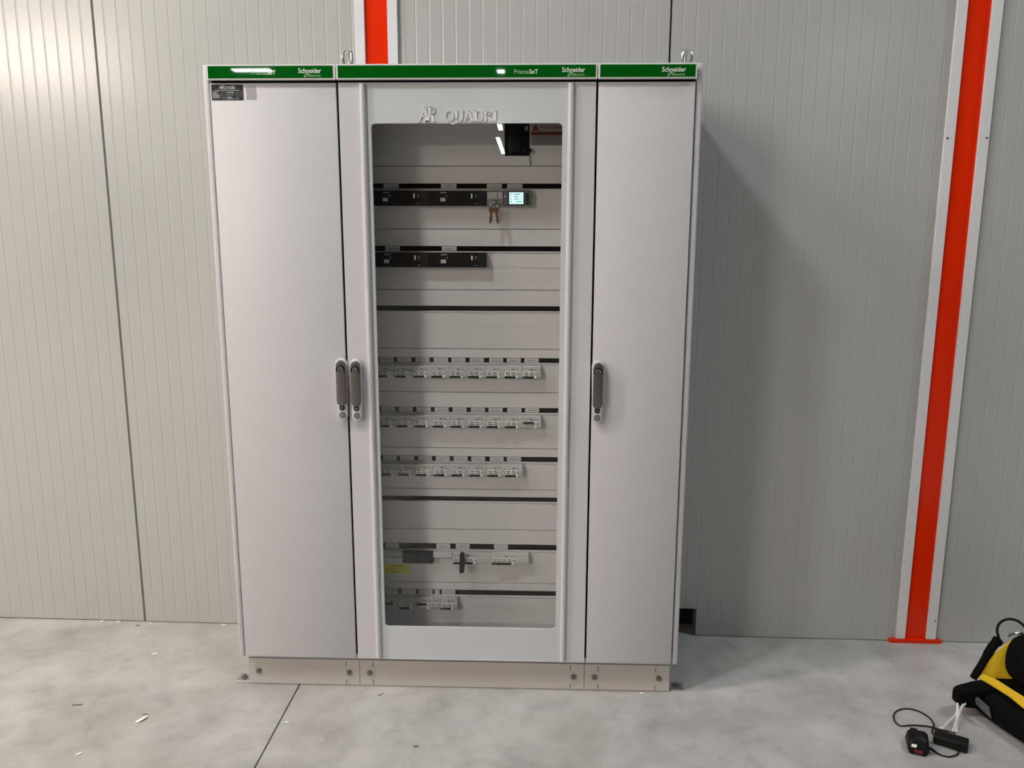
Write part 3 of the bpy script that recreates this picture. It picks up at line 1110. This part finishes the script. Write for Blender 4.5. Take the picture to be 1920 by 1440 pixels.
# moulded-case breakers (black fronts) in the two upper rows
def moulded(lab, x0, z0, w, h, first_=None):
    t = thing('moulded_case_breaker', lab, 'circuit breaker', (x0, YF - 0.0008, z0), 'black moulded-case breakers')
    t['_o'] = (0, 0, 0)
    B().box(0.0003, w - 0.0003, -0.024, -0.0001, 0.0, h, bev=0.0012).build('front', 'black_plastic', t)
    B().box(w * 0.855, w - 0.001, -0.0245, -0.024, 0.001, h - 0.001).build('side_field', 'dark_plastic', t)
    B().box(w * 0.20, w * 0.292, -0.0255, -0.024, h * 0.28, h * 0.53, bev=0.0005).build('grey_window', 'tag_white', t)
    B().cyl((w * 0.315, h * 0.66), 0.0022, -0.0265, -0.024, 'y', 12).build('screw', 'galvanized', t)
    B().box(w * 0.735, w * 0.760, -0.0262, -0.024, h * 0.50, h * 0.80, bev=0.0005).build('indicator', 'white_plastic', t)
    mk = B()
    for i in range(5):
        mk.box(w * (0.205 + 0.022 * i), w * (0.222 + 0.022 * i), -0.0243, -0.0240, h * 0.83, h * 0.90)
    mk.box(w * 0.80, w * 0.84, -0.0243, -0.0240, h * 0.60, h * 0.63)
    mk.box(w * 0.80, w * 0.835, -0.0243, -0.0240, h * 0.72, h * 0.745)
    mk.box(w * 0.80, w * 0.83, -0.0243, -0.0240, h * 0.12, h * 0.16)
    mk.build('marking', 'tag_white', t)
    return t


moulded('black moulded-case breaker, left one of the row with the lit screen', 0.4665, 1.6845, 0.1922, 0.0485)
moulded('black moulded-case breaker in the upper row, left of the hanging keys', 0.6587, 1.6845, 0.1922, 0.0485)
moulded('black moulded-case breaker, left one of the row below the lit screen', 0.4660, 1.4815, 0.1922, 0.0488)
moulded('black moulded-case breaker, right one of the row below the lit screen', 0.6582, 1.4815, 0.1922, 0.0488)

# pale relay with four fields, keys hang from it
z1, h1 = 1.6845, 0.0485
rl = thing('relay_module', 'pale square relay with four fields, between a black breaker and the lit screen', 'module', (0.8512, YF - 0.0008, z1))
rl['_o'] = (0, 0, 0)
B().box(0.0003, 0.0556, -0.021, -0.0001, 0.0, h1, bev=0.0012).build('housing', 'meter_plastic', rl)
for xa, xb, za, zb in ((0.002, 0.036, 0.021, 0.045), (0.038, 0.054, 0.021, 0.045), (0.002, 0.036, 0.0015, 0.019), (0.038, 0.054, 0.0015, 0.019)):
    B().box(xa, xb, -0.0235, -0.021, za, zb, bev=0.0007).build('front_field', 'label_paper' if za < 0.01 else 'grey_plastic', rl)
B().box(0.042, 0.051, -0.0238, -0.0235, 0.005, 0.009).build('marking', 'dark_print', rl)
B().cyl((0.024, 0.013), 0.006, -0.030, -0.0235, 'y', 18).build('key_switch', 'chrome', rl)

# energy meter with a lit screen
mt = thing('power_meter', 'dark grey panel meter with a bright pale-blue lit screen', 'meter', (0.9074, YF - 0.0008, z1))
mt['_o'] = (0, 0, 0)
B().box(0.0003, 0.0920, -0.024, -0.0001, -0.0005, h1 + 0.001, bev=0.0012).build('housing', 'meter_plastic', mt)
B().box(0.0155, 0.0695, -0.0255, -0.024, 0.0025, h1 - 0.003, bev=0.0007).build('bezel', 'dark_plastic', mt)
sc_ = B().box(0.0195, 0.0665, -0.0262, -0.0255, 0.0052, 0.0432)
sc_.build('screen', 'screen_glow', mt)
tx = B()
for zz, xs_ in ((0.0370, ((0.024, 0.028), (0.035, 0.058))), (0.0285, ((0.024, 0.027), (0.037, 0.049), (0.059, 0.062))),
                (0.0212, ((0.024, 0.027), (0.037, 0.049), (0.059, 0.062))), (0.0130, ((0.023, 0.028), (0.044, 0.061)))):
    for xa, xb in xs_:
        x = xa
        while x < xb:
            tx.box(x, x + 0.0022, -0.0264, -0.0262, zz - 0.0017, zz + 0.0017)
            x += 0.0034
tx.build('screen_text', 'meter_plastic', mt)
for zz in (0.0085, 0.0185, 0.0275, 0.0365):
    B().box(0.0745, 0.0850, -0.0258, -0.024, zz - 0.003, zz + 0.003, bev=0.0007).build('button', 'black_plastic', mt)
B().cyl((0.006, 0.030), 0.0026, -0.0258, -0.024, 'y', 12).build('led', 'white_plastic', mt)

# key ring with two keys
ky = thing('key_ring', 'small bunch of brass keys hanging on a ring from the pale relay', 'keys', (0.8752, 0.135, 1.690))
kx, kz, yk = 0.8765, 1.6885, 0.130
ring = [(kx + 0.0125 * cos(2 * pi * i / 20), yk - 0.002 + 0.002 * sin(4 * pi * i / 20), kz - 0.006 + 0.0125 * sin(2 * pi * i / 20)) for i in range(20)]
B().tube(ring, 0.0012, 6, closed=True).build('split_ring', 'chrome', ky)
B().box(0.8735, 0.8765, 0.1275, 0.1345, 1.690, 1.7035, bev=0.0006).build('key', 'chrome', ky)
for kx_, rot_, y_ in ((0.869, 0.10, 0.128), (0.884, -0.14, 0.1235)):
    b_ = B()
    b_.cyl((0, 0), 0.0095, y_ - 0.001, y_ + 0.001, 'y', 18)
    b_.box(-0.0038, 0.0038, y_ - 0.001, y_ + 0.001, -0.043, -0.007)
    for i in range(4):
        b_.box(0.0038, 0.0052 + 0.0008 * (i % 2), y_ - 0.0009, y_ + 0.0009, -0.040 + i * 0.006, -0.0375 + i * 0.006)
    R_ = Matrix.Translation((kx_, 0, 1.670)) @ Matrix.Rotation(rot_, 4, 'Y')
    b_.bm.transform(R_)
    b_.build('key', 'brass', ky)

# main switch behind the top plate cut-out
ms = thing('main_switch', 'black main switch in the cut-out at the top right of the glass window', 'switch', (0.9518, YF + 0.03, 1.847))
x0, x1, zz0, zz1 = BREAKER_HOLE
B().box(x0 + 0.001, x1 - 0.001, YF + 0.012, YF + 0.060, zz0 + 0.001, zz1 - 0.001, bev=0.002).build('case', 'black_plastic', ms)
B().box(x0 + 0.018, x0 + 0.060, YF - 0.010, YF + 0.0119, zz0 + 0.012, zz1 - 0.02, bev=0.006, seg=3).build('front_block', 'black_plastic', ms)
arc = [(x0 + 0.020 + 0.004 * cos(a), YF - 0.0105, 1.880 + 0.030 * sin(a)) for a in [radians(110 + 140 * i / 10) for i in range(11)]]
B().tube(arc, 0.0012, 6).build('highlight_arc', 'meter_plastic', ms)  # grey arc drawn as a curved highlight on the switch front
B().box(x0 + 0.0665, x0 + 0.0775, YF + 0.010, YF + 0.0119, 1.9285, 1.9430).build('white_field', 'label_paper', ms)
B().box(x0 + 0.061, x0 + 0.082, YF - 0.004, YF + 0.0119, 1.8535, 1.8720, bev=0.004, seg=2).build('terminal_block', 'black_plastic', ms)
B().cyl((x0 + 0.083, 1.8625), 0.0075, YF - 0.014, YF - 0.0041, 'y', 20).build('knob', 'black_plastic', ms)
cb_ = B().tube([(x0 + 0.083, YF - 0.008, 1.856), (x0 + 0.0840, YF - 0.006, 1.840), (x0 + 0.0855, YF - 0.004, 1.822), (x0 + 0.0860, YF - 0.003, 1.8145)], 0.0012, 6, smooth=2)
cb_.build('cable', 'cable_black', ms)

# ------------------------------------------------------------------ floor anchors beside the plinth
for ax, sgn, lab in ((-0.001, -1, 'small galvanised floor bracket bolted down left of the cabinet plinth'),
                     (1.501, 1, 'small galvanised floor bracket bolted down right of the cabinet plinth')):
    t = thing('floor_bracket', lab, 'bracket', (ax + sgn * 0.028, 0.066, 0))
    xa, xb = sorted((ax, ax + sgn * 0.054))
    B().box(xa, xb, 0.042, 0.088, 0.0, 0.003, bev=0.0008).build('foot', 'galvanized', t)
    xa, xb = sorted((ax, ax + sgn * 0.003))
    B().box(xa, xb, 0.042, 0.088, 0.003, 0.030, bev=0.0008).build('upright', 'galvanized', t)
    cx = ax + sgn * 0.030
    b_ = B()
    b_.cyl((cx, 0.066), 0.0125, 0.003, 0.0048, 'z', 20)
    b_.cyl((cx, 0.066), 0.0085, 0.0048, 0.0115, 'z', 6)
    b_.cyl((cx, 0.066), 0.0042, 0.0115, 0.0165, 'z', 12)
    b_.build('anchor_bolt', 'bolt_metal', t)

# ------------------------------------------------------------------ tool bag on the right
bag = thing('tool_bag', 'open black fabric tool bag with yellow lining, cut off by the right edge', 'bag', (2.80, -0.10, 0.0))


def blob(b_, rows, mi=0):
    """Closed loft through rings of equal length."""
    bm = b_.bm
    R_ = [[bm.verts.new(p) for p in r_] for r_ in rows]
    n = len(R_[0])
    for A, C_ in zip(R_[:-1], R_[1:]):
        for k in range(n):
            bm.faces.new((A[k], A[(k + 1) % n], C_[(k + 1) % n], C_[k])).material_index = mi
    bm.faces.new(R_[0][::-1]).material_index = mi
    bm.faces.new(R_[-1]).material_index = mi


def ring4(p, k=4):
    """Rounded quadrilateral through four corners (x, y, z)."""
    P = [Vector(q) for q in p]
    out = []
    for i in range(4):
        a, c_, e = P[i - 1], P[i], P[(i + 1) % 4]
        s0_, s1_ = c_ + (a - c_) * 0.16, c_ + (e - c_) * 0.16
        for j in range(k + 1):
            t = j / k
            out.append(s0_ * (1 - t) ** 2 + c_ * 2 * t * (1 - t) + s1_ * t * t)
    return out


b_ = B()
blob(b_, [ring4(((2.492, -0.030, 0.0), (2.690, -0.60, 0.0), (3.10, -0.50, 0.0), (2.95, 0.14, 0.0))),
          ring4(((2.480, -0.030, 0.030), (2.675, -0.62, 0.03), (3.12, -0.50, 0.03), (2.96, 0.15, 0.03))),
          ring4(((2.505, -0.020, 0.075), (2.665, -0.62, 0.085), (3.12, -0.50, 0.09), (2.95, 0.15, 0.09))),
          ring4(((2.535, -0.012, 0.098), (2.665, -0.60, 0.105), (3.10, -0.48, 0.10), (2.93, 0.14, 0.10)))])
b_.build('base', 'black_fabric', bag, smooth=60)
b_ = B()
blob(b_, [ring4(((2.615, -0.010, 0.09), (2.760, -0.50, 0.09), (3.08, -0.42, 0.09), (2.90, 0.13, 0.09))),
          ring4(((2.610, 0.010, 0.15), (2.745, -0.50, 0.16), (3.10, -0.42, 0.16), (2.92, 0.14, 0.16))),
          ring4(((2.630, 0.035, 0.205), (2.770, -0.46, 0.25), (3.08, -0.40, 0.25), (2.92, 0.14, 0.24))),
          ring4(((2.690, 0.050, 0.248), (2.800, -0.40, 0.31), (3.02, -0.36, 0.31), (2.88, 0.11, 0.285)))])
b_.build('upper_body', 'black_fabric', bag, smooth=60)
# tongue at the far left corner
b_ = B()
blob(b_, [ring4(((2.422, -0.062, 0.050), (2.422, -0.100, 0.048), (2.424, -0.100, 0.100), (2.426, -0.052, 0.100)), 3),
          ring4(((2.475, -0.040, 0.035), (2.490, -0.090, 0.03), (2.500, -0.085, 0.098), (2.485, -0.035, 0.096)), 3),
          ring4(((2.560, 0.000, 0.030), (2.600, -0.080, 0.03), (2.610, -0.080, 0.106), (2.575, 0.004, 0.108)), 3)])
b_.build('side_flap', 'black_fabric', bag, smooth=60)
# upright corner band and the yellow gusset behind the rim
B().tube([(2.530, -0.005, 0.098), (2.568, 0.018, 0.135), (2.612, 0.050, 0.180), (2.645, 0.068, 0.200)], [0.012, 0.013, 0.015, 0.018], 8, smooth=2).build('corner_band', 'black_fabric', bag, smooth=60)
b_ = B()
b_.hexa([(2.532, -0.004, 0.098), (2.560, 0.016, 0.128), (2.534, 0.004, 0.098), (2.562, 0.024, 0.128),
         (2.700, 0.006, 0.090), (2.690, 0.050, 0.215), (2.703, 0.016, 0.090), (2.693, 0.060, 0.215)])
b_.build('yellow_gusset', 'yellow_fabric', bag)
b_ = B()
rim = [(2.548, -0.012, 0.103), (2.558, -0.060, 0.108), (2.580, -0.130, 0.108), (2.588, -0.190, 0.106), (2.615, -0.300, 0.110), (2.665, -0.46, 0.112)]
wds = [0.012, 0.022, 0.020, 0.034, 0.036, 0.036]
bm = b_.bm
ra = []
for (x, y, z), w in zip(rim, wds):
    ra.append([bm.verts.new(p) for p in ((x - 0.004, y, z - 0.002), (x + w, y + 0.004, z + 0.010), (x + w, y + 0.004, z + 0.013), (x - 0.004, y, z + 0.003))])
for A, C_ in zip(ra[:-1], ra[1:]):
    for k in range(4):
        bm.faces.new((A[k], A[(k + 1) % 4], C_[(k + 1) % 4], C_[k]))
bm.faces.new(ra[0])
bm.faces.new(ra[-1])
b_.build('yellow_rim', 'yellow_fabric', bag)
B().tube([(2.655, 0.075, 0.195), (2.640, 0.078, 0.235), (2.655, 0.085, 0.262), (2.690, 0.090, 0.272), (2.725, 0.085, 0.262), (2.745, 0.07, 0.235)], 0.0045, 8, smooth=2).build('carry_loop', 'cable_black', bag)
B().tube([(2.668, 0.055, 0.225), (2.682, 0.052, 0.236), (2.700, 0.050, 0.236), (2.712, 0.052, 0.240)], 0.0045, 8, smooth=1).build('clip', 'chrome', bag)
b_ = B()
b_.hexa([(2.494, -0.080, 0.055), (2.490, -0.100, 0.085), (2.497, -0.080, 0.055), (2.493, -0.100, 0.085),
         (2.512, -0.150, 0.040), (2.506, -0.140, 0.075), (2.515, -0.150, 0.040), (2.509, -0.140, 0.075)])
b_.build('grey_patch', 'grey_fabric', bag)

for o in bag.children:
    if o.name.split('.')[0] in ('base', 'upper_body', 'side_flap'):
        md = o.modifiers.new('soften', 'SUBSURF')
        md.levels = md.render_levels = 2

# white cable ties leaning out of the bag
b_ = None
for i, (p, q, lab) in enumerate((((2.356, -0.156, 0.002), (2.458, -0.098, 0.060), 'white plastic cable tie leaning furthest right against the black bag'),
                                 ((2.374, -0.180, 0.002), (2.446, -0.103, 0.060), 'white plastic cable tie crossing in the middle of the bundle'),
                                 ((2.395, -0.168, 0.002), (2.430, -0.100, 0.062), 'white plastic cable tie standing steepest beside the black bag'))):
    t = thing('cable_tie', lab, 'cable tie', p, 'cable ties at the bag')
    P, Q = Vector(p), Vector(q)
    d = (Q - P)
    n = d.cross(Vector((0.3, 1, 0))).normalized() * 0.0028
    th = d.cross(n).normalized() * 0.0008
    pts = [P - n - th, P - n + th, P + n - th, P + n + th, Q - n - th, Q - n + th, Q + n - th, Q + n + th]
    for v in pts:
        v.z = max(v.z, 0.0003)
    B().hexa(pts).build('strap', 'tie_white', t)
    B().box(p[0] - 0.006, p[0] + 0.006, p[1] - 0.005, p[1] + 0.005, 0.0002, 0.008, bev=0.0012).build('head', 'tie_white', t)

# ------------------------------------------------------------------ plug, power block and their cord
pb = thing('power_supply', 'black oblong power brick with a looped cord, on the floor before the bag', 'power supply', (2.345, -0.235, 0))
b_ = B()
b_.box(-0.048, 0.048, -0.0235, 0.0235, 0.0003, 0.030, bev=0.005, seg=3)
b_.bm.transform(Matrix.Translation((2.342, -0.236, 0)) @ Matrix.Rotation(radians(-32), 4, 'Z'))
b_.build('brick', 'black_plastic', pb, smooth=50)
b_ = B()
for s_ in (-0.011, 0.011):
    b_.cyl((s_ - 0.0, 0.012), 0.0022, -0.041, -0.0234, 'y', 10)
b_.bm.transform(Matrix.Translation((2.352, -0.247, 0)) @ Matrix.Rotation(radians(-40), 4, 'Z'))
b_.build('pin', 'chrome', pb)
pts = [Vector(p) for p in ((2.3205, -0.2055, 0.0032),
                            (2.3117, -0.1894, 0.0032),
                            (2.3179, -0.1669, 0.0032),
                            (2.3396, -0.1406, 0.0032),
                            (2.3470, -0.1085, 0.0032),
                            (2.3426, -0.0820, 0.0032),
                            (2.3254, -0.0554, 0.0032),
                            (2.2985, -0.0440, 0.0032),
                            (2.2665, -0.0513, 0.0032),
                            (2.2385, -0.0736, 0.0032),
                            (2.2230, -0.1040, 0.0032),
                            (2.2197, -0.1304, 0.0032),
                            (2.2276, -0.1474, 0.0032),
                            (2.2549, -0.1407, 0.0032),
                            (2.2936, -0.1394, 0.0032),
                            (2.3297, -0.1467, 0.0032),
                            (2.3524, -0.1629, 0.0032),
                            (2.3664, -0.1819, 0.0032),
                            (2.3719, -0.2037, 0.0032))]
pts[0].z = 0.012
pts[-1].z = 0.020
pts[-2].z = 0.012
pts[3].z = 0.0075
B().tube(pts, 0.0024, 8, smooth=2).build('cord', 'cable_black', pb)

pg = thing('mains_plug', 'black moulded mains plug with a white mark, left of the power brick', 'plug', (2.235, -0.255, 0))
b_ = B()
blob(b_, [ring4(((-0.026, -0.040, 0.0004), (0.024, -0.040, 0.0004), (0.030, 0.028, 0.0004), (-0.030, 0.028, 0.0004))),
          ring4(((-0.032, -0.042, 0.016), (0.030, -0.042, 0.016), (0.034, 0.030, 0.016), (-0.034, 0.030, 0.016))),
          ring4(((-0.028, -0.034, 0.036), (0.026, -0.034, 0.036), (0.030, 0.026, 0.040), (-0.030, 0.026, 0.040))),
          ring4(((-0.018, -0.020, 0.046), (0.018, -0.020, 0.046), (0.022, 0.018, 0.050), (-0.022, 0.018, 0.050)))])
M_ = Matrix.Translation((2.230, -0.252, 0)) @ Matrix.Rotation(radians(-20), 4, 'Z')
b_.bm.transform(M_)
b_.build('plug_body', 'black_plastic', pg, smooth=60)
b_ = B()
b_.box(-0.014, 0.012, -0.0435, -0.030, 0.006, 0.018, bev=0.002)
b_.bm.transform(M_)
b_.build('red_field', 'plug_red', pg)
b_ = B()
b_.hexa([(-0.022, -0.0400, 0.024), (-0.020, -0.0362, 0.032), (-0.022, -0.0390, 0.024), (-0.020, -0.0352, 0.032),
         (-0.008, -0.0400, 0.024), (-0.006, -0.0362, 0.032), (-0.008, -0.0390, 0.024), (-0.006, -0.0352, 0.032)])
b_.bm.transform(M_)
b_.build('white_mark', 'tie_white', pg)
b_ = B()
blob(b_, [ring4(((-0.020, 0.026, 0.010), (-0.020, 0.026, 0.040), (0.004, 0.026, 0.040), (0.004, 0.026, 0.010))),
          ring4(((-0.018, 0.046, 0.014), (-0.018, 0.046, 0.038), (0.002, 0.046, 0.038), (0.002, 0.046, 0.014)))])
b_.bm.transform(M_)
b_.build('plug_neck', 'black_plastic', pg, smooth=60)
pts = [(2.2445, -0.2774, 0.022), (2.2631, -0.2782, 0.012), (2.2758, -0.2835, 0.005), (2.2889, -0.2933, 0.0032), (2.3044, -0.2978, 0.0032), (2.3250, -0.2925, 0.0032), (2.3390, -0.2850, 0.0040), (2.3472, -0.2722, 0.0070)]
B().tube(pts, [0.0055, 0.005, 0.003, 0.0024, 0.0024, 0.0024, 0.0024, 0.0024], 8).build('cord', 'cable_black', pg)

# ------------------------------------------------------------------ scraps on the floor
def scrap(x, y, ln, wd, ang, mat, lab, curl=0.0, name='paper_scrap', cat='scrap'):
    b_ = B()
    bm = b_.bm
    n = 6
    rows = []
    for i in range(n + 1):
        t = i / n - 0.5
        z = 0.0004 + curl * (1 - (2 * t) ** 2) * ln
        yc = curl * 1.2 * (2 * t) ** 2 * ln
        w = wd * (0.75 + 0.25 * (1 - (2 * t) ** 2))
        rows.append([bm.verts.new(q) for q in ((t * ln, yc - w / 2, z), (t * ln, yc + w / 2, z), (t * ln, yc + w / 2, z + 0.0012), (t * ln, yc - w / 2, z + 0.0012))])
    for A, C_ in zip(rows[:-1], rows[1:]):
        for k in range(4):
            bm.faces.new((A[k], A[(k + 1) % 4], C_[(k + 1) % 4], C_[k]))
    bm.faces.new(rows[0])
    bm.faces.new(rows[-1])
    bm.transform(Matrix.Rotation(radians(ang), 4, 'Z'))
    o = b_.build(name, mat)
    o.location = (x, y, 0.0)
    tag(o, lab, cat, 'scraps on the floor')
    return o


scrap(-0.275, -0.195, 0.040, 0.013, 62, 'scrap_white', 'largest curved white plastic shaving on the floor, left foreground', 0.12)
scrap(-0.385, -0.374, 0.018, 0.008, 50, 'scrap_white', 'small white shaving in the lower left corner of the floor', 0.05)
scrap(-0.439, 0.217, 0.016, 0.013, 20, 'scrap_white', 'small white crumb on the open floor left of the cabinet', 0.08)
scrap(-0.785, 0.468, 0.014, 0.012, 40, 'scrap_white', 'white crumb at the wall foot, furthest left one', 0.15)
scrap(-0.715, 0.464, 0.017, 0.014, 10, 'scrap_white', 'larger white crumb at the wall foot, left of the panel joint', 0.15)
scrap(-0.576, 0.457, 0.010, 0.008, 70, 'scrap_white', 'tiny white crumb at the wall foot, just right of the panel joint', 0.10)
scrap(-0.267, 0.454, 0.020, 0.008, 5, 'scrap_white', 'white crumb at the wall foot beside the left cabinet', 0.10)
scrap(1.404, 0.016, 0.016, 0.008, 10, 'scrap_white', 'bright crumb lying against the plinth of the narrow cabinet', 0.15)
scrap(1.804, 0.405, 0.012, 0.006, 60, 'scrap_white', 'tiny white crumb on the floor right of the wall notch', 0.15)
scrap(-0.541, -0.120, 0.036, 0.008, 8, 'scrap_dark', 'dark sliver on the floor at the far left', 0.0)
scrap(-0.283, -0.164, 0.015, 0.006, 20, 'scrap_dark', 'dark sliver just above the largest white shaving', 0.0)
scrap(-0.621, 0.439, 0.016, 0.008, 25, 'scrap_dark', 'grey sliver on the floor below the wall panel joint', 0.0)
scrap(0.204, -0.190, 0.014, 0.006, 0, 'scrap_white', 'thin white crumb beside the floor joint', 0.0)
scrap(0.485, -0.023, 0.024, 0.004, 45, 'scrap_dark', 'thin dark wire snippet in front of the glass-door plinth', 0.0)
scrap(0.348, -0.280, 0.008, 0.005, 80, 'scrap_white', 'tiny pale crumb on the floor below the left cabinet', 0.05)
scrap(0.652, -0.301, 0.014, 0.010, 0, 'scrap_dark', 'small dark speck on the floor below the glass door', 0.0)

for o in list(bpy.data.objects):
    if '_o' in o:
        del o['_o']
